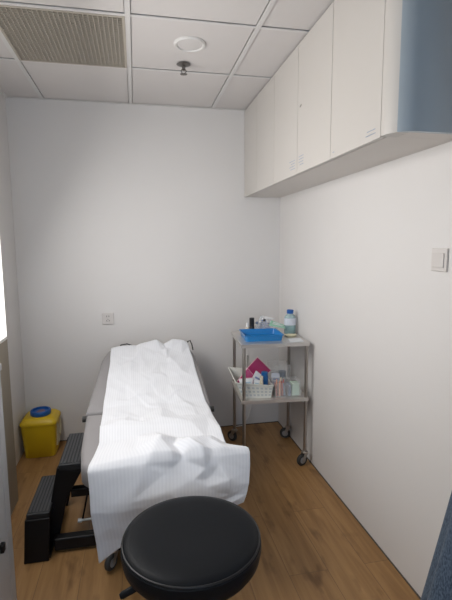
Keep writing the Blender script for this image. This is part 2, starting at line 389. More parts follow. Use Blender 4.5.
# ------------------------------------------------------------------ switch and socket
t = thing('light_switch', 'square white rocker light switch on the right wall', 'light switch', (W, -1.914, 1.426))
obj('plate', box(W-0.009, W, -1.958, -1.871, 1.382, 1.470), 'plate', t, bevel=0.003)
obj('rocker', box(W-0.014, W-0.008, -1.946, -1.883, 1.398, 1.452), 'plate', t, bevel=0.002)
t = thing('wall_socket', 'small square white power socket on the back wall above the couch', 'socket', (0.621, 0, 0.938))
obj('plate', box(0.578, 0.664, -0.011, 0, 0.895, 0.981), 'plate', t, bevel=0.003)
bm = NB()
for dx, dz in ((-0.008, 0.018), (0.008, 0.018)): add_box(bm, 0.621+dx-0.002, 0.621+dx+0.002, -0.0118, -0.0108, 0.938+dz-0.006, 0.938+dz+0.006)
for s in (-1, 1):
    mt = Matrix.Translation(Vector((0.621+s*0.009, 0, 0.922))) @ Matrix.Rotation(s*0.5, 4, 'Y'); add_box(bm, -0.002, 0.002, -0.0118, -0.0108, -0.006, 0.006, mt)
add_box(bm, 0.619, 0.623, -0.0118, -0.0108, 0.929, 0.937)
obj('socket_holes', bm, 'dark_gap', t)

# ------------------------------------------------------------------ left side: panelling, frosted window, locker
w1 = struct('window_1', box(0, 0.118, WY0, WY1+0.03, WZ0-0.012, WZ0+0.004), 'white_plastic')
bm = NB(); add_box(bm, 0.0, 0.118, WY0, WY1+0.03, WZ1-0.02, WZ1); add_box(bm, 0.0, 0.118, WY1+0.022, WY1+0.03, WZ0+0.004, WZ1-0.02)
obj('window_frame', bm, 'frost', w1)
obj('window_pane', box(0.108, 0.117, WY0, WY1+0.022, WZ0+0.004, WZ1-0.02), 'frost', w1)
struct('trim_3', box(0, 0.119, WY0, WY1+0.03, 0, WZ0-0.012), 'taupe')

t = thing('storage_cabinet', 'grey-white low storage cabinet with dark handle at the left edge', 'cabinet', (0.22, -2.2, 0))
obj('cabinet_body', box(0.122, 0.319, -2.75, -1.672, 0, 1.03), 'locker', t)
obj('worktop', box(0.122, 0.342, -2.76, -1.665, 1.031, 1.056), 'locker', t, bevel=0.002)
obj('frame_stile', box(0.320, 0.338, -1.728, -1.672, 0.0, 1.03), 'locker', t, bevel=0.001)
d = obj('door', box(0.320, 0.338, -2.75, -1.732, 0.03, 1.03), 'locker', t, bevel=0.001)
bm = NB(); add_box(bm, 0.339, 0.354, -1.830, -1.806, 0.405, 0.438); obj('handle', bm, 'black', d, bevel=0.004)

# ------------------------------------------------------------------ yellow sharps bin
t = thing('sharps_bin', 'yellow plastic sharps bin with a blue cap on the floor in the left corner', 'waste bin', (0.135, -0.13, 0))
def rrect(cx, cy, hx, hy, r, n=6):
    p = []
    for sx, sy, a0 in ((1, 1, 0), (-1, 1, PI/2), (-1, -1, PI), (1, -1, 1.5*PI)):
        for k in range(n+1):
            a = a0+PI/2*k/n; p.append((cx+sx*(hx-r)+r*math.cos(a), cy+sy*(hy-r)+r*math.sin(a)))
    return p
def loft(bm, secs, cap=True):
    # secs: list of lists of 3D points, equal length
    rings = [[bm.verts.new(p) for p in s] for s in secs]
    for a, b in zip(rings, rings[1:]):
        for k in range(len(a)):
            q = (k+1) % len(a); bm.faces.new((a[k], a[q], b[q], b[k]))
    if cap: bm.faces.new(rings[0][::-1]); bm.faces.new(rings[-1])
BX, BY = 0.134, -0.150
def binsec(h, z): return [(x, y, z) for x, y in rrect(BX, BY, h, h*0.95, 0.03)]
bm = NB(); loft(bm, [binsec(0.098, 0.0), binsec(0.102, 0.004), binsec(0.117, 0.235), binsec(0.1172, 0.237)]); obj('bin_body', bm, 'yellow', t, smooth=True)
bm = NB(); loft(bm, [binsec(0.1175, 0.2375), binsec(0.1225, 0.240), binsec(0.1225, 0.252), binsec(0.118, 0.262), binsec(0.098, 0.283), binsec(0.09, 0.286)]); obj('lid', bm, 'yellow', t, smooth=True)
bm = NB(); cc = (BX+0.002, BY-0.002, 0.286)
add_lathe(bm, [(0.068, 0.0), (0.070, 0.004), (0.070, 0.028), (0.066, 0.033), (0.057, 0.034), (0.055, 0.020), (0.0, 0.020)], cc, 36); cp = obj('cap', bm, 'bluecap', t, smooth=True); cp['label'] = 'round blue cap'
bm = NB()
for k in range(3): add_box(bm, cc[0]-0.03+0.006*k, cc[0]+0.034-0.006*k, cc[1]-0.028+0.022*k, cc[1]-0.018+0.022*k, cc[2]+0.0205, cc[2]+0.022)
obj('cap_print', bm, 'redtext', cp)
bm = NB(); add_tube(bm, [(BX+0.117, BY-0.06, 0.245), (BX+0.124, BY-0.055, 0.18), (BX+0.126, BY, 0.115), (BX+0.124, BY+0.055, 0.18), (BX+0.117, BY+0.06, 0.245)], 0.004, 8); hd = obj('handle', bm, 'lbl', t, smooth=True); hd['label'] = 'pale carrying handle folded against the side'
bm = NB(); add_box(bm, BX+0.106, BX+0.1155, BY-0.045, BY+0.045, 0.06, 0.19); obj('label_sticker', bm, 'lbl', t)

# ------------------------------------------------------------------ step stool (two treads)
t = thing('step_stool', 'black two-tread step stool beside the examination couch', 'step stool', (0.40, -1.15, 0))
def tread(x0, x1, y0, y1, z, th=0.035):
    o = obj('tread', box(x0, x1, y0, y1, z-th, z), 'treadm', t, bevel=0.006)
    bm = NB(); n = 6
    for k in range(n):
        x = x0+0.014+(x1-x0-0.028)*k/(n-1); add_box(bm, x-0.0035, x+0.0035, y0+0.012, y1-0.015, z-0.001, z+0.003)
    obj('grip_rib', bm, 'treadrib', o); return o
tread(0.298, 0.404, -1.320, -0.960, 0.232)
tread(0.437, 0.545, -1.235, -0.86, 0.42)
# closed lower step: riser and end panels
obj('riser', box(0.288, 0.298, -1.310, -0.955, 0.0, 0.196), 'black', t, bevel=0.003)
for y, sl in ((-1.325, -0.022), (-0.975, 0.010)):
    bm = NB(); add_prism(bm, [(0.282, y+sl, 0), (0.282, y+sl+0.012, 0), (0.292, y+0.012, 0.205), (0.292, y, 0.205)], (0.112, 0, 0)); obj('end_panel', bm, 'black', t, bevel=0.004)
for y in (-1.235, -0.90):     # sloping cheeks that carry the upper tread
    bm = NB(); add_prism(bm, [(0.345, y, 0.0), (0.415, y, 0.0), (0.47, y, 0.24), (0.545, y, 0.375), (0.43, y, 0.405)], (0, 0.03, 0)); obj('side_frame', bm, 'black', t, bevel=0.004)
bm = NB(); add_box(bm, 0.296, 0.398, -1.325, -1.21, 0.0, 0.02); obj('foot_plate', bm, 'black', t)

# ------------------------------------------------------------------ examination couch
t = thing('examination_couch', 'grey upholstered examination couch with raised backrest, standing head to the back wall', 'examination couch', (0.93, -0.9, 0))
SZ = 0.582
def pad(name, outline, z_of, th, m='upholstery', rings=((1.0, 0.0), (1.0, 0.0))):
    """cushion from an outline of (x, y); rounded top and bottom edges; follows the slope z_of(y)"""
    bm = NB(); cx = sum(p[0] for p in outline)/len(outline); cy = sum(p[1] for p in outline)/len(outline)
    secs = []
    for inset, dz in ((0.035, -th), (0.012, -th+0.008), (0.0, -th+0.03), (0.0, -0.03), (0.006, -0.014), (0.018, -0.004), (0.04, 0.0)):
        s = []
        for x, y in outline:
            d = Vector((x-cx, y-cy)); L = d.length; q = d*(1-inset/L)
            s.append((cx+q.x, cy+q.y, z_of(cy+q.y)+dz))
        secs.append(s)
    loft(bm, secs); return obj(name, bm, m, t, smooth=True)
def dense(poly, n=5):
    out = []
    for a, b in zip(poly, poly[1:]+poly[:1]):
        for k in range(n): out.append((a[0]+(b[0]-a[0])*k/n, a[1]+(b[1]-a[1])*k/n))
    return out
seat_poly = [(0.552, -1.01), (0.560, -1.20), (0.572, -1.42), (0.590, -1.56), (0.640, -1.620), (1.16, -1.620), (1.205, -1.56), (1.222, -1.42), (1.228, -1.20), (1.235, -1.01)]
pad('seat_cushion', dense(seat_poly), lambda y: SZ, 0.115)
def bz(y): return SZ + (y+1.0)*0.215
back_poly = [(0.545, -0.985), (0.572, -0.6), (0.590, -0.36), (0.625, -0.23), (0.70, -0.185), (1.14, -0.185), (1.21, -0.23), (1.235, -0.36), (1.245, -0.6), (1.240, -0.985)]
pad('backrest', dense(back_poly), bz, 0.085)
bm = NB(); add_tube(bm, [(0.552, -0.985, 0.545), (0.530, -0.985, 0.545)], 0.016, 16); obj('hinge_knob', bm, 'rubber', t, smooth=True)
bm = NB(); add_tube(bm, [(1.238, -0.985, 0.545), (1.258, -0.985, 0.545)], 0.016, 16); obj('hinge_knob', bm, 'rubber', t, smooth=True)
obj('frame', box(0.62, 1.17, -1.55, -0.45, 0.425, 0.465), 'black', t, bevel=0.004)
bm = NB()
mt = Matrix.Translation(Vector((0, -0.985, 0.465))) @ Matrix.Rotation(math.atan(0.215), 4, 'X')
add_box(bm, 0.66, 1.12, 0.02, 0.70, -0.012, 0.012, mt); obj('backrest_frame', bm, 'black', t, bevel=0.003)
for y in (-1.40, -0.56):
    obj('leg', box(0.76, 1.04, y-0.05, y+0.05, 0.12, 0.43), 'black', t, bevel=0.006)
obj('base_frame', box(0.66, 1.14, -1.46, -0.50, 0.085, 0.135), 'black', t, bevel=0.006)
# outrigger foot and cross bar seen between the step stool and the couch
obj('stabiliser_foot', box(0.410, 1.17, -1.300, -1.250, 0.012, 0.074), 'black', t, bevel=0.008)
obj('cross_bar', box(0.487, 0.80, -1.215, -1.175, 0.232, 0.275), 'black', t, bevel=0.004)
obj('cross_bar', box(0.78, 0.81, -1.21, -1.18, 0.130, 0.428), 'black', t, bevel=0.004)
bm = NB(); add_tube(bm, [(0.575, -1.17, 0.42), (0.572, -1.18, 0.27), (0.535, -1.19, 0.098)], 0.0045, 8); add_tube(bm, [(0.575, -1.17, 0.42), (0.66, -1.15, 0.44)], 0.0045, 8); obj('release_cable', bm, 'black', t)
bm = NB(); add_tube(bm, [(0.515, -1.19, 0.088), (0.70, -1.19, 0.094)], 0.006, 10); add_tube(bm, [(0.511, -1.19, 0.088), (0.530, -1.19, 0.088)], 0.011, 10); rd = obj('pedal_rod', bm, 'rod', t, smooth=True); rd['label'] = 'thin white metal rod'

def castor(parent, x, y, rad, ang, top, tyre='rubber', hub='castor', width=0.024):
    """swivel castor: parts wheel (> hub), fork, stem; ang = swivel direction"""
    d = Vector((math.cos(ang), math.sin(ang), 0)); side = Vector((-d.y, d.x, 0))
    c = Vector((x, y, rad)) + d*rad*0.55
    bm = NB()
    def ring(bm, R, w, r_in):
        prof = [(r_in, -w/2), (R*0.86, -w/2), (R, -w*0.28), (R, w*0.28), (R*0.86, w/2), (r_in, w/2)]
        rings = []
        for r, h in prof:
            rings.append([bm.verts.new(c + side*h + r*(math.cos(2*PI*k/28)*d + math.sin(2*PI*k/28)*Vector((0, 0, 1)))) for k in range(28)])
        for a, b in zip(rings, rings[1:]):
            for k in range(28): bm.faces.new((a[k], a[(k+1) % 28], b[(k+1) % 28], b[k]))
        bm.faces.new(rings[0][::-1]); bm.faces.new(rings[-1])
    ring(bm, rad, width, rad*0.3); w = obj('wheel', bm, tyre, parent, smooth=True)
    bm = NB(); ring(bm, rad*0.62, width*1.12, rad*0.2); obj('hub', bm, hub, w, smooth=True)
    bm = NB()
    for s in (-1, 1):
        o_ = side*s*width*0.72
        add_prism(bm, [c+o_+Vector((0, 0, -rad*0.25)), c+o_+d*rad*0.25, Vector((x, y, rad*2.2))+o_+d*rad*0.35, Vector((x, y, rad*2.2))+o_-d*rad*0.45], side*0.002*s)
    add_lathe(bm, [(rad*0.55, 0.0), (rad*0.55, rad*0.16), (rad*0.4, rad*0.3)], (x, y, rad*2.16), 18)
    obj('castor_fork', bm, 'steel' if hub == 'castor' else 'black', parent)
    bm = NB(); add_tube(bm, [(x, y, rad*2.4), (x, y, top)], 0.008, 10); obj('castor_stem', bm, 'steel', parent, smooth=True)
for x, y, a in ((0.700, -1.445, -2.2), (1.12, -1.42, -0.8), (0.68, -0.54, 2.2), (1.12, -0.54, 1.0)):
    castor(t, x, y, 0.038, a, 0.10)

# ------------------------------------------------------------------ paper sheet over the couch
keys = [  # s, left (x,y,z), right (x,y,z)
    (0.00, (0.655, -0.195, bz(-0.195)-0.020), (1.200, -0.190, bz(-0.19)-0.012)),
    (0.03, (0.650, -0.225, bz(-0.225)+0.006), (1.200, -0.215, bz(-0.215)+0.012)),
    (0.22, (0.650, -0.55, bz(-0.55)+0.006), (1.205, -0.55, bz(-0.55)+0.006)),
    (0.45, (0.640, -0.98, SZ+0.006), (1.212, -0.98, SZ+0.006)),
    (0.56, (0.644, -1.20, SZ+0.006), (1.218, -1.22, SZ+0.006)),
    (0.60, (0.648, -1.28, SZ+0.016), (1.222, -1.36, SZ+0.010)),
    (0.66, (0.655, -1.42, SZ+0.006), (1.216, -1.50, SZ+0.008)),
    (0.70, (0.640, -1.54, SZ+0.006), (1.216, -1.565, SZ+0.012)),
    (0.735, (0.628, -1.612, SZ+0.004), (1.304, -1.612, SZ+0.020)),
    (0.748, (0.626, -1.632, SZ-0.008), (1.306, -1.630, SZ+0.002)),
    (0.86, (0.634, -1.662, SZ-0.17), (1.290, -1.672, SZ-0.11)),
    (1.00, (0.655, -1.645, 0.180), (1.262, -1.690, 0.350)),
]
def key_at(s):
    for a, b in zip(keys, keys[1:]):
        if s <= b[0]:
            f = (s-a[0])/(b[0]-a[0]); break
    return Vector(a[1]).lerp(Vector(b[1]), f), Vector(a[2]).lerp(Vector(b[2]), f)
def ridge(u, s, p, q, w, h):
    """a fold: crest from p to q in (u, s)"""
    p = Vector(p); q = Vector(q); x = Vector((u, s*2.6)); p = Vector((p.x, p.y*2.6)); q = Vector((q.x, q.y*2.6))
    d = q-p; f = max(0, min(1, (x-p).dot(d)/d.length_squared)); c = p+d*f
    r = (x-c).length/w
    return h*(1-r)*(1-0.25*f) if r < 1 else 0.0
# crumple: heights at scattered points, joined by flat facets
ctrl = [(0, .60, .016), (.2, .575, .026), (.38, .585, .022), (.52, .572, .030), (.75, .592, .026), (1, .62, .012),
        (.1, .655, .000), (.30, .640, .004), (.45, .625, .004), (.62, .645, .000), (.86, .650, .004),
        (.10, .700, .006), (.30, .705, .020), (.50, .690, .062), (.60, .690, .020), (.56, .745, -.004), (.68, .712, .056), (.76, .730, .016), (.88, .690, .044), (.84, .740, .014), (.96, .700, .012),
        (0, .735, 0), (.15, .745, .012), (.33, .755, .026), (.45, .775, .018), (1, .74, 0),
        (.08, .80, .010), (.25, .84, .020), (.48, .83, .030), (.70, .815, .006), (.86, .83, .030), (.12, .90, .014), (.40, .92, .008), (.62, .90, .034), (.90, .92, .006),
        (.22, .02, .010), (.38, .06, .026), (.52, .15, -.002), (.58, .035, .042), (.80, .03, .036), (.93, .03, .026), (.70, .09, .012), (.30, .14, .010), (.72, .17, .016), (.88, .12, .002),
        (.14, .24, .012), (.20, .34, -.002), (.34, .26, .008), (.50, .25, .012), (.66, .30, .004), (.82, .26, .016), (.88, .36, .000), (.12, .42, .010),
        (.32, .40, .012), (.50, .38, .002), (.70, .40, .014), (.25, .49, .000), (.45, .47, .012), (.62, .50, .002), (.80, .47, .012), (.10, .52, .008), (.35, .54, .004), (.88, .54, .002)]
rg_ = random.Random(11)
for k in range(60): ctrl.append((rg_.uniform(.06, .94), rg_.uniform(.03, .56), rg_.uniform(0, .011)))
for k in range(12): ctrl.append((rg_.uniform(.35, .94), rg_.uniform(.76, .97), rg_.uniform(.004, .022)))
for k in range(17):
    for u_ in (0, 1):
        if all(abs(k/16-c_[1]) > .03 or c_[0] != u_ for c_ in ctrl): ctrl.append((u_, k/16, 0.001))
ctrl += [(.33, 0, 0), (.66, 0, 0), (.33, 1, .006), (.66, 1, .012)]
from mathutils.geometry import delaunay_2d_cdt
dv, _, df, _, _, _ = delaunay_2d_cdt([Vector((c_[0], c_[1]*2.6)) for c_ in ctrl], [], [], 0, 1e-5)
def near_h(v): return min(ctrl, key=lambda c_: (c_[0]-v.x)**2+(c_[1]*2.6-v.y)**2)[2]
hh = [near_h(v) for v in dv]
TRI = [(dv[a], dv[b], dv[c_], hh[a], hh[b], hh[c_]) for a, b, c_ in df]
BK = [[t_ for t_ in TRI if min(t_[0].y, t_[1].y, t_[2].y) <= (k+1)*.05+.01 and max(t_[0].y, t_[1].y, t_[2].y) >= k*.05-.01] for k in range(53)]
def crumple(u, s):
    x, y = u, s*2.6
    for A, B, C_, ha, hb, hc in BK[min(52, int(y/.05))]:
        d = (B.y-C_.y)*(A.x-C_.x)+(C_.x-B.x)*(A.y-C_.y)
        if abs(d) < 1e-12: continue
        l1 = ((B.y-C_.y)*(x-C_.x)+(C_.x-B.x)*(y-C_.y))/d; l2 = ((C_.y-A.y)*(x-C_.x)+(A.x-C_.x)*(y-C_.y))/d
        if l1 > -1e-6 and l2 > -1e-6 and l1+l2 < 1+1e-6: return l1*ha+l2*hb+(1-l1-l2)*hc
    return 0.0
bm = NB(); NU, NS = 90, 190
uvl = bm.loops.layers.uv.new('UVMap'); grid = []
pos = []
for j in range(NS+1):
    s = j/NS; Lp, Rp = key_at(s)
    l2, r2 = key_at(min(1, s+0.03)); l1, r1 = key_at(max(0, s-0.03))
    row = []
    for i in range(NU+1):
        u = i/NU
        P = Lp.lerp(Rp, u); P1 = l1.lerp(r1, u); P2 = l2.lerp(r2, u)
        nrm = (P1-P2).cross((Lp-Rp)).normalized()
        if nrm.z < -0.1 or (nrm.z < 0.1 and nrm.y > 0): nrm = -nrm
        hgt = crumple(u, s)
        fade = min(1, s/0.03)
        n1 = 0.004*(0.3-abs(noise.noise(Vector((u*6-2*s, s*14, 5.1)))))
        edge = math.sin(min(u, 1-u)*PI*2 if min(u, 1-u) < 0.25 else PI/2)
        extra = 0.004*edge if s < 0.74 else 0.02*math.sin(PI*u)*min(1, (s-0.74)/0.1)
        P = P + nrm*((hgt + max(-0.003, n1+0.003) + extra)*fade)
        # outline of the long edges waves in and out a little
        P.z += max(0, (s-0.86)/0.14)*0.05*min(1, u/0.16)
        P.x += (0.006*noise.noise(Vector((0, s*9, 9)))) * (1 if u in (0, 1) else abs(2*u-1))
        row.append(P)
    pos.append(row)
for it in range(0):
    new = [[p.copy() for p in r] for r in pos]
    for j in range(1, NS):
        for i in range(1, NU):
            new[j][i] = pos[j][i]*0.5 + (pos[j-1][i]+pos[j+1][i]+pos[j][i-1]+pos[j][i+1])*0.125
    pos = new
grid = [[bm.verts.new(p) for p in r] for r in pos]
for j in range(NS):
    for i in range(NU):
        f = bm.faces.new((grid[j][i], grid[j][i+1], grid[j+1][i+1], grid[j+1][i])); f.smooth = True
        for lp, (a, b) in zip(f.loops, ((i, j), (i+1, j), (i+1, j+1), (i, j+1))): lp[uvl].uv = (a/NU, b/NS*3)
sheet = obj('paper_sheet', bm, 'paper')
sm = sheet.modifiers.new('thickness', 'SOLIDIFY'); sm.thickness = 0.0012; sm.offset = 1
tag(sheet, 'creased white disposable paper sheet draped over the examination couch', 'paper sheet')
# elastic hook at the right head corner of the couch
bm = NB()
add_tube(bm, [(1.19, -0.175, bz(-0.19)-0.03), (1.205, -0.168, bz(-0.19)+0.012), (1.222, -0.178, bz(-0.19)+0.020), (1.232, -0.20, bz(-0.19)-0.010), (1.236, -0.225, bz(-0.22)-0.035)], 0.0045, 8)
obj('head_strap', bm, 'rubber', bpy.data.objects['examination_couch'], smooth=True)
bm = NB()
add_tube(bm, [(0.70, -0.180, bz(-0.18)-0.03), (0.715, -0.172, bz(-0.18)+0.008), (0.76, -0.170, bz(-0.18)+0.014), (0.81, -0.175, bz(-0.18)-0.004), (0.82, -0.18, bz(-0.18)-0.03)], 0.0045, 8)
obj('head_strap', bm, 'rubber', bpy.data.objects['examination_couch'], smooth=True)

# ------------------------------------------------------------------ round stool
SX, SY, ST, SK = 0.992, -2.090, 0.575, 1.085
t = thing('round_stool', 'round black vinyl stool in the foreground at the foot of the couch', 'stool', (SX, SY, 0))
bm = NB()
prof = [(0.0, -0.004), (0.08, -0.002), (0.15, 0.0), (0.180, -0.001), (0.193, -0.005), (0.1995, -0.012)]
add_lathe(bm, [(r*SK, h) for r, h in [(0, -0.02), (0.19, -0.02)]+prof[::-1]], (SX, SY, ST), 72); obj('seat', bm, 'vinyl', t, smooth=True)
bm = NB()
add_lathe(bm, [(r*SK, h) for r, h in [(0.16, -0.092), (0.190, -0.088), (0.201, -0.070), (0.206, -0.042), (0.205, -0.020), (0.199, -0.0135), (0.16, -0.0135)]], (SX, SY, ST), 72); obj('seat_side', bm, 'vinyl', t, smooth=True)
bm = NB()
cs = 72; rg = []
for k in range(cs):
    a = 2*PI*k/cs; rg.append((SX+0.2005*SK*math.cos(a), SY+0.2005*SK*math.sin(a), ST-0.0125))
rg.append(rg[0]); rg.append(rg[1]); add_tube(bm, rg, 0.0032, 8, caps=False); obj('piping', bm, 'vinyl_edge', t, smooth=True)
bm = NB(); add_lathe(bm, [(0.14, -0.100), (0.16, -0.0925), (0.14, -0.0915)], (SX, SY, ST), 40); add_box(bm, SX-0.08, SX+0.08, SY-0.05, SY+0.05, ST-0.122, ST-0.0995); obj('seat_plate', bm, 'black', t)
bm = NB(); add_tube(bm, [(SX-0.06, SY-0.03, ST-0.112), (0.815, SY-0.035, ST-0.135), (0.768, SY-0.045, ST-0.148)], [0.005, 0.005, 0.005], 10); lv = obj('height_lever', bm, 'black', t, smooth=True)
bm = NB(); add_tube(bm, [(0.825, SY-0.034, ST-0.1325), (0.815, SY-0.035, ST-0.135), (0.772, SY-0.044, ST-0.147), (0.764, SY-0.046, ST-0.149)], [0.007, 0.011, 0.011, 0.007], 14); obj('lever_grip', bm, 'vinyl', lv, smooth=True)
bm = NB(); add_tube(bm, [(SX, SY, 0.30), (SX, SY, ST-0.088)], 0.014, 16); obj('gas_lift', bm, 'steel', t, smooth=True)
bm = NB(); add_tube(bm, [(SX, SY, 0.085), (SX, SY, 0.31)], 0.025, 18); obj('column', bm, 'black', t, smooth=True)
for k in range(5):
    a = 2*PI*k/5+0.3; d = Vector((math.cos(a), math.sin(a), 0))
    bm = NB(); add_tube(bm, [Vector((SX, SY, 0.115))+d*0.015, Vector((SX, SY, 0.10))+d*0.13, Vector((SX, SY, 0.085))+d*0.265], [0.022, 0.018, 0.012], 12); obj('base_arm', bm, 'black', t, smooth=True)
    p = Vector((SX, SY, 0))+d*0.25; castor(t, p.x, p.y, 0.026, a+2.0, 0.08, 'rubber', 'black', 0.02)

# ------------------------------------------------------------------ steel trolley
TX0, TX1, TY0, TY1, TZ, LZ = 1.485, 1.940, -0.718, -0.268, 0.850, 0.475
BEFORE_TROLLEY = set(bpy.data.objects)
t = thing('instrument_trolley', 'two-shelf stainless steel instrument trolley on castors in the right corner', 'trolley', ((TX0+TX1)/2, (TY0+TY1)/2, 0))
trolley = t
lx0, lx1, ly0, ly1 = TX0+0.022, TX1-0.016, TY0+0.016, TY1-0.014
for x in (lx0, lx1):
    for y in (ly0, ly1):
        bm = NB(); add_tube(bm, [(x, y, 0.105), (x, y, TZ-0.006)], 0.0115, 16); obj('leg', bm, 'steel', t, smooth=True)
def shelf(z, rim, inset=0.0):
    x0, x1, y0, y1 = TX0+inset, TX1-inset, TY0+inset, TY1-inset
    bm = NB(); add_box(bm, x0, x1, y0, y1, z-0.003, z)
    for a in ((x0, x1, y0, y0+0.002), (x0, x1, y1-0.002, y1), (x0, x0+0.002, y0, y1), (x1-0.002, x1, y0, y1)): add_box(bm, *a, z-rim, z-0.0025)
    return obj('shelf', bm, 'steelplate', t)
shelf(TZ, 0.022); shelf(LZ, 0.022, 0.001)
for x, y, a in ((lx0, ly0, 2.6), (lx1, ly0, 3.5), (lx0, ly1, 2.4), (lx1, ly1, 2.9)): castor(t, x, y, 0.040, a, 0.11, 'rubber')
bm = NB(); add_tube(bm, [(1.70, -0.012, 0.60), (1.70, -0.010, 0.45), (1.72, -0.012, 0.30), (1.74, -0.016, 0.16), (1.71, -0.02, 0.07), (1.66, -0.03, 0.008), (1.60, -0.035, 0.006)], 0.0045, 8)
tag(obj('power_cord', bm, 'white_plastic', smooth=True), 'thin pale cable hanging down the back wall behind the trolley', 'cable')

# ------------------------------------------------------------------ things on the top shelf
def hexa(bm, b, tp):    # frustum from 4 bottom + 4 top points
    loft(bm, [b, tp])
# blue tray
t = thing('instrument_tray', 'shallow blue plastic tray on top of the trolley', 'tray', (1.655, -0.522, TZ))
bm = NB()
def tsec(d, z, g=0.0): return [(x, y, TZ+z) for x, y in rrect(1.655, -0.522, 0.120+d, 0.108+d, 0.018)]
loft(bm, [tsec(0.0, 0.0015), tsec(0.008, 0.040), tsec(0.015, 0.041), tsec(0.015, 0.038), tsec(0.0105, 0.037), tsec(0.003, 0.0)], cap=False)
bmesh.ops.recalc_face_normals(bm, faces=bm.faces)
obj('tray_wall', bm, 'tray', t, smooth=True)
bm = NB(); add_prism(bm, tsec(0.002, 0.0), (0, 0, 0.0035)); obj('tray_bottom', bm, 'tray', t)

def bottle(name, label, cat, x, y, z, r, h, body, cap, caph, capr, shoulder=0.2, group=None, sq=1.0, neck=None, lab=None):
    t = thing(name, label, cat, (x, y, z), group)
    hb = h-caph; sh = hb*(1-shoulder); nr = neck or capr*0.85
    bm = NB(); add_lathe(bm, [(r*0.9, 0.0), (r, 0.004), (r, sh*0.96), (r*0.93, sh+hb*shoulder*0.35), (nr, hb-0.002), (nr, hb+caph*0.5)], (x, y, z), 28, sq=sq); obj('bottle_body', bm, body, t, smooth=True)
    bm = NB(); add_lathe(bm, [(capr, hb), (capr, h-0.002), (capr*0.9, h), (0, h)], (x, y, z), 24); obj('cap', bm, cap, t, smooth=True)
    if lab:
        bm = NB(); add_lathe(bm, [(r*1.02, lab[0]), (r*1.02, lab[1])], (x, y, z), 28, sq=sq); obj('label_sticker', bm, lab[2], t, smooth=True)
    return t
TT = TZ
bottle('sanitiser_bottle', 'clear teal bottle with a blue cap standing at the back right of the trolley top', 'bottle', 1.896, -0.400, TT, 0.042, 0.172, 'tealclear', 'bluecap', 0.026, 0.024, 0.22, sq=0.75, lab=(0.062, 0.112, 'pale'))
bm = NB(); add_lathe(bm, [(0.035, 0.003), (0.038, 0.006), (0.038, 0.055), (0.0, 0.056)], (1.896, -0.400, TT), 26, sq=0.72); obj('liquid', bm, 'teal', bpy.data.objects['sanitiser_bottle'], smooth=True)
TI = TT+0.0005
bottle('small_bottle', 'small cream bottle at the back left of the trolley top, behind the blue tray', 'bottle', 1.592, -0.350, TI, 0.013, 0.075, 'cream', 'white_plastic', 0.03, 0.009)
bottle('nail_bottle', 'slim bottle with a tall black cap standing behind the blue tray', 'bottle', 1.625, -0.352, TI, 0.019, 0.112, 'blackcap', 'blackcap', 0.06, 0.018, 0.08)
xs_ = [1.662, 1.690, 1.718, 1.746, 1.774]
labs = ['second small clear vial from the left in the row behind the black bottle', 'middle clear vial of the row behind the blue tray, tallest', 'clear vial right of the middle in the row behind the blue tray', 'rightmost clear vial, beside the green wrapper']
labs = ['clear vial next to the black bottle behind the blue tray, first of its row'] + labs
for k, x in enumerate(xs_):
    bottle('glass_vial', labs[k], 'vial', x, -0.350+0.012*(k % 2), TI, 0.0125, 0.082+0.018*(k == 2)+0.006*(k % 2), 'clear', ('slate', 'white_plastic', 'blackcap', 'white_plastic', 'slate')[k], 0.016, 0.009, group='vials behind the blue tray')
def sheetpack(name, label, cat, corners, m, th=0.004, print_m=None, edge_m=None, parent=None, group=None, bulge=0.004, marks=3):
    """a flat packet given by 4 corners (ordered), slightly pillowed"""
    A, B, C_, D = [Vector(c) for c in corners]; n = (B-A).cross(D-A).normalized()
    bm = NB(); N_ = 8; top = []; bot = []
    for j in range(N_+1):
        rt, rb = [], []
        for i in range(N_+1):
            u, v = i/N_, j/N_; P = A.lerp(B, u).lerp(D.lerp(C_, u), v)
            w = math.sin(PI*u)*math.sin(PI*v); wob = 0.15*bulge*noise.noise(Vector((u*4, v*4, A.x*50)))
            rt.append(bm.verts.new(P+n*(th/2+bulge*w+wob))); rb.append(bm.verts.new(P-n*(th/2+bulge*w*0.6)))
        top.append(rt); bot.append(rb)
    for j in range(N_):
        for i in range(N_):
            bm.faces.new((top[j][i], top[j][i+1], top[j+1][i+1], top[j+1][i])); bm.faces.new((bot[j][i], bot[j+1][i], bot[j+1][i+1], bot[j][i+1]))
    for i in range(N_):
        bm.faces.new((top[0][i], bot[0][i], bot[0][i+1], top[0][i+1])); bm.faces.new((top[N_][i], top[N_][i+1], bot[N_][i+1], bot[N_][i]))
        bm.faces.new((top[i][0], top[i+1][0], bot[i+1][0], bot[i][0])); bm.faces.new((top[i][N_], bot[i][N_], bot[i+1][N_], top[i+1][N_]))
    if print_m or edge_m:
        t = thing(name, label, cat, (A+B+C_+D)/4, group); obj('wrapper', bm, m, t, smooth=True)
        if print_m:
            bm = NB()
            for side in (1, -1):
                for k in range(marks):
                    v0 = 0.2+0.6*k/marks; v1 = v0+0.32/marks; u0 = 0.18; u1 = 0.82-0.12*(k % 2)
                    q = []
                    for (u, v) in ((u0, v0), (u1, v0), (u1, v1), (u0, v1)):
                        q.append(A.lerp(B, u).lerp(D.lerp(C_, u), v)+n*side*(th/2+bulge+0.0006))
                    add_prism(bm, q, n*side*0.0006)
            obj('print_mark', bm, print_m, t)
        if edge_m:
            bm = NB(); add_tube(bm, [A, B, C_, D, A], 0.0035, 6); obj('seal_edge', bm, edge_m, t)
        return t
    o = obj(name, bm, m, smooth=True); return tag(o, label, cat, group)
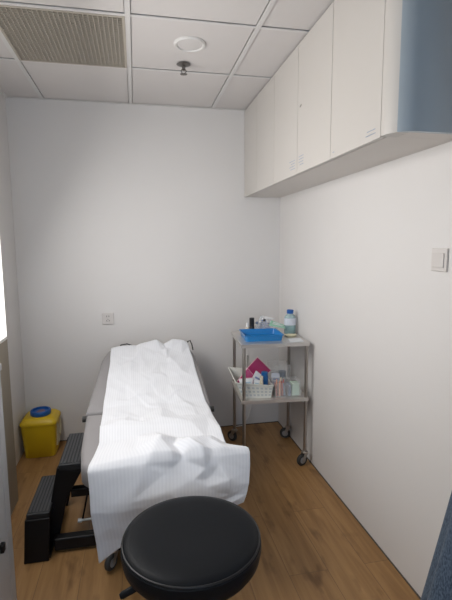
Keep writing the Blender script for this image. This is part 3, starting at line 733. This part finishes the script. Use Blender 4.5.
sheetpack('clear_wrapper', 'crumpled clear plastic wrapper standing at the back of the trolley top behind the vials', 'wrapper', [(1.655, -0.316, TI+0.010), (1.80, -0.316, TI+0.01), (1.78, -0.300, TI+0.095), (1.70, -0.300, TI+0.118)], 'clearbag', 0.003, 'packprint', bulge=0.008, marks=4)
sheetpack('green_wrapper', 'pale green wrapper leaning between the blue tray and the teal bottle', 'wrapper', [(1.735, -0.425, TI+0.066), (1.846, -0.470, TI+0.048), (1.850, -0.400, TI+0.062), (1.765, -0.372, TI+0.092)], 'green', 0.003, 'whitepack', bulge=0.006, marks=2)
sheetpack('white_wrapper', 'white wrapper lying above the vials left of the green wrapper', 'wrapper', [(1.71, -0.385, TI+0.112), (1.78, -0.385, TI+0.106), (1.80, -0.345, TI+0.100), (1.72, -0.345, TI+0.120)], 'whitepack', 0.003, bulge=0.005)
bm = NB(); add_lathe(bm, [(0.0, 0.0005), (0.036, 0.0005), (0.046, 0.010), (0.044, 0.010), (0.034, 0.003), (0, 0.003)], (1.872, -0.500, TT), 32, sq=0.8)
tag(obj('small_dish', bm, 'lbl', smooth=True), 'small pale dish on the trolley top in front of the teal bottle', 'dish')
bm = NB()
for j in range(1): add_prism(bm, [(1.815, -0.70, 0), (1.91, -0.69, 0), (1.915, -0.585, 0), (1.825, -0.595, 0)], (0, 0, 0.004), (0, 0, TT+0.0005))
tag(obj('folded_paper', bm, 'whitepack', bevel=0.001), 'white folded paper lying at the front right corner of the trolley top', 'paper')

# ------------------------------------------------------------------ things on the lower shelf
LT = LZ
t = thing('plastic_basket', 'white plastic basket full of packets on the lower trolley shelf', 'basket', (1.60, -0.50, LT))
def bsec(x0, x1, y0, y1, z): return [(x0, y0, z), (x1, y0, z), (x1, y1, z), (x0, y1, z)]
bm = NB()
B0 = bsec(1.503, 1.695, -0.676, -0.350, LT+0.001); B1 = bsec(1.492, 1.712, -0.725, -0.300, LT+0.105); B2 = bsec(1.486, 1.718, -0.731, -0.294, LT+0.105)
B1 = [(1.458, -0.684, LT+0.116), (1.706, -0.684, LT+0.086), (1.706, -0.306, LT+0.086), (1.458, -0.306, LT+0.116)]
B2 = [(x+dx, y+dy, z) for (x, y, z), (dx, dy) in zip(B1, ((-0.005, -0.004), (0.005, -0.004), (0.005, 0.005), (-0.005, 0.005)))]
B3 = [(x, y, z-0.006) for x, y, z in B2]; B4 = [(x+dx, y+dy, z) for (x, y, z), (dx, dy) in zip(B3, ((0.006, 0.006), (-0.006, 0.006), (-0.006, -0.006), (0.006, -0.006)))]
BI = [(x+dx, y+dy, z+0.003) for (x, y, z), (dx, dy) in zip(B0, ((0.003, 0.003), (-0.003, 0.003), (-0.003, -0.003), (0.003, -0.003)))]
BI1 = [(x+dx, y+dy, z) for (x, y, z), (dx, dy) in zip(B1, ((0.003, 0.003), (-0.003, 0.003), (-0.003, -0.003), (0.003, -0.003)))]
loft(bm, [BI, BI1, B2, B3, B4, B0]); obj('basket_wall', bm, 'basket', t)
# window slots of the basket as slim recessed strips of darker see-through
bm = NB()
for r in range(3):
    for k in range(8):
        f0 = (k+0.2)/8; f1 = (k+0.8)/8; v0 = 0.16+0.26*r; v1 = v0+0.14
        def bp_(f, v): 
            a = Vector(B0[0]).lerp(Vector(B0[1]), f); b = Vector(B4[0]).lerp(Vector(B4[1]), f); return a.lerp(b, v)
        n = Vector((0, -1, -0.3)).normalized()
        add_prism(bm, [bp_(f0, v0)+n*0.0002, bp_(f1, v0)+n*0.0002, bp_(f1, v1)+n*0.0002, bp_(f0, v1)+n*0.0002], n*0.0008)
obj('slot', bm, 'slotm', t)
bt = LT+0.006
sheetpack('magenta_packet', 'large magenta packet standing tilted at the back of the basket', 'packet', [(1.535, -0.500, bt+0.120), (1.600, -0.500, bt+0.020), (1.735, -0.490, bt+0.125), (1.640, -0.485, bt+0.222)], 'magenta', 0.005, None, 'pinkedge', bulge=0.004)
sheetpack('magenta_packet', 'magenta packet sticking out at the left of the basket behind the trolley leg', 'packet', [(1.480, -0.585, bt+0.085), (1.525, -0.60, bt+0.03), (1.600, -0.59, bt+0.115), (1.555, -0.57, bt+0.172)], 'magenta', 0.005, None, 'pinkedge', bulge=0.003)
sheetpack('white_packet', 'white packet with blue print standing in the middle of the basket', 'packet', [(1.545, -0.630, bt+0.065), (1.630, -0.630, bt+0.035), (1.660, -0.615, bt+0.120), (1.605, -0.610, bt+0.165)], 'whitepack', 0.004, 'packprint', bulge=0.004)
sheetpack('pale_packet', 'pale pink-edged packet at the left front of the basket', 'packet', [(1.500, -0.650, bt+0.05), (1.570, -0.655, bt+0.04), (1.580, -0.640, bt+0.125), (1.482, -0.635, bt+0.120)], 'whitepack', 0.004, 'lightblue', 'pinkedge', bulge=0.003)
sheetpack('light_blue_packet', 'light blue packet low at the front of the basket', 'packet', [(1.575, -0.655, bt+0.05), (1.620, -0.658, bt+0.04), (1.622, -0.648, bt+0.110), (1.585, -0.642, bt+0.113)], 'whitepack', 0.004, 'lightblue', bulge=0.003)
bottle('blue_tube_bottle', 'dark blue bottle standing at the right end of the basket', 'bottle', 1.662, -0.618, bt, 0.024, 0.156, 'bluetube', 'bluetube', 0.02, 0.022, 0.03)
bottle('cream_tube', 'cream coloured tube beside the dark blue bottle in the basket', 'tube', 1.633, -0.655, bt, 0.012, 0.138, 'cream', 'cream', 0.03, 0.011, 0.1)

# clear organiser box in front, holding pens and packs
def clear_box(name, label, x0, x1, y0, y1, z, h, th=0.003):
    t = thing(name, label, 'box', ((x0+x1)/2, (y0+y1)/2, z))
    obj('box_bottom', box(x0, x1, y0, y1, z+0.0005, z+0.004), 'clear', t)
    bm = NB()
    add_box(bm, x0, x1, y0, y0+th, z+0.004, z+h); add_box(bm, x0, x1, y1-th, y1, z+0.004, z+h)
    add_box(bm, x0, x0+th, y0+th, y1-th, z+0.004, z+h); add_box(bm, x1-th, x1, y0+th, y1-th, z+0.004, z+h)
    obj('box_wall', bm, 'clear', t); return t
ct = clear_box('clear_organiser', 'clear acrylic organiser with coloured items at the right front of the lower shelf', 1.720, 1.896, -0.685, -0.555, LT, 0.100)
obj('divider', box(1.806, 1.809, -0.682, -0.558, LT+0.004, LT+0.09), 'clear', ct)
z = LT+0.005
cols = ['red', 'orange', 'red', 'slate', 'orange', 'cream', 'red']
names = ['brick red', 'peach', 'brick red', 'slate blue', 'peach', 'cream', 'brick red']
for k, (dx, dy) in enumerate(((0.012, 0.018), (0.030, 0.014), (0.048, 0.020), (0.066, 0.016), (0.020, 0.055), (0.040, 0.060), (0.062, 0.055))):
    x, y = 1.725+dx, -0.680+dy; tilt = 0.012*((k % 3)-1)
    bm = NB(); add_tube(bm, [(x, y, z+0.001), (x+tilt*0.7, y+0.004, z+0.07+0.01*(k % 3))], 0.0065, 10); add_tube(bm, [(x+tilt*0.7, y+0.004, z+0.07+0.01*(k % 3)), (x+tilt, y+0.005, z+0.092+0.01*(k % 3))], [0.006, 0.003], 10)
    tag(obj('marker_pen', bm, cols[k], smooth=True), '%s pen standing in the clear organiser, %s' % (names[k], ('at its left wall', 'second from the left in front', 'front, middle of the pens', 'at the divider in front', 'behind on the left', 'behind in the middle', 'behind at the divider')[k]), 'pen', 'pens in the clear organiser')
tag(obj('slate_pack', box(1.812, 1.832, -0.675, -0.60, z, z+0.075), 'slate', bevel=0.003), 'slate blue pack in the clear organiser beside the green pack', 'packet')
tag(obj('green_pack', box(1.838, 1.888, -0.676, -0.612, z, z+0.082), 'palegreen', bevel=0.003), 'pale green pack at the right end of the clear organiser', 'packet')
# back box with clear lid and dark rolls
cb = clear_box('clear_storage_box', 'clear acrylic box standing behind the organiser on the lower shelf', 1.748, 1.880, -0.470, -0.330, LT, 0.160)
for k, (x, y, zz, m, nm) in enumerate(((1.785, -0.40, 0.006, 'slate', 'slate blue roll at the bottom of the clear storage box'), (1.785, -0.40, 0.052, 'whitepack', 'white roll on top of the slate roll in the clear storage box'), (1.842, -0.40, 0.006, 'whitepack', 'white roll at the right side of the clear storage box'), (1.842, -0.40, 0.052, 'slate', 'slate blue roll stacked at the right in the clear storage box'))):
    bm = NB(); add_lathe(bm, [(0.010, 0), (0.025, 0), (0.026, 0.003), (0.026, 0.040), (0.025, 0.044), (0.010, 0.044), (0.010, 0.0)][:-1], (x, y, LT+zz), 26)
    tag(obj('tape_roll', bm, m, smooth=True), nm, 'tape roll', 'rolls in the clear storage box')
sheetpack('lilac_packet', 'pale lilac packet between the basket and the clear storage box', 'packet', [(1.722, -0.545, LT+0.004), (1.80, -0.545, LT+0.004), (1.79, -0.515, LT+0.115), (1.735, -0.515, LT+0.122)], 'pale', 0.004, 'packprint', bulge=0.005)

# the trolley stands slightly askew: turn it and all it carries about its front left corner
PIV = Matrix.Translation(Vector((1.485, -0.716, 0)))
TURN = PIV @ Matrix.Rotation(math.radians(-4), 4, 'Z') @ PIV.inverted()
for o in list(bpy.data.objects):
    if o not in BEFORE_TROLLEY and o.parent is None and o.name != 'power_cord':
        o.matrix_world = TURN @ Matrix.Translation(o.location)

# ------------------------------------------------------------------ blue curtain, gathered at the right wall
bm = NB(); NA, NZ = 120, 60; rows = []
cxr, cyr = 1.80, -2.36
for j in range(NZ+1):
    zz = 0.02+(H-0.06)*j/NZ
    f = max(0, 1-zz/1.25); sz = 0.062+0.117*f**1.1
    if zz > 1.6: sz = 0.07+0.06*(zz-1.6)
    cx_ = W-0.012-sz*0.95
    row = []
    for i in range(NA):
        a = 2*PI*i/NA; fold = 1+0.10*math.sin(9*a+0.8)+0.05*math.sin(5*a+zz*1.5)
        row.append(bm.verts.new((min(W-0.004, cx_+sz*math.cos(a)*fold), cyr-0.02+sz*1.25*math.sin(a)*fold, zz)))
    rows.append(row)
for a, b in zip(rows, rows[1:]):
    for k in range(NA): bm.faces.new((a[k], a[(k+1) % NA], b[(k+1) % NA], b[k]))
bm.faces.new(rows[0][::-1]); bm.faces.new(rows[-1])
tag(obj('curtain', bm, 'denim', smooth=True), 'dark blue woven curtain gathered against the right wall at the picture edge', 'curtain')
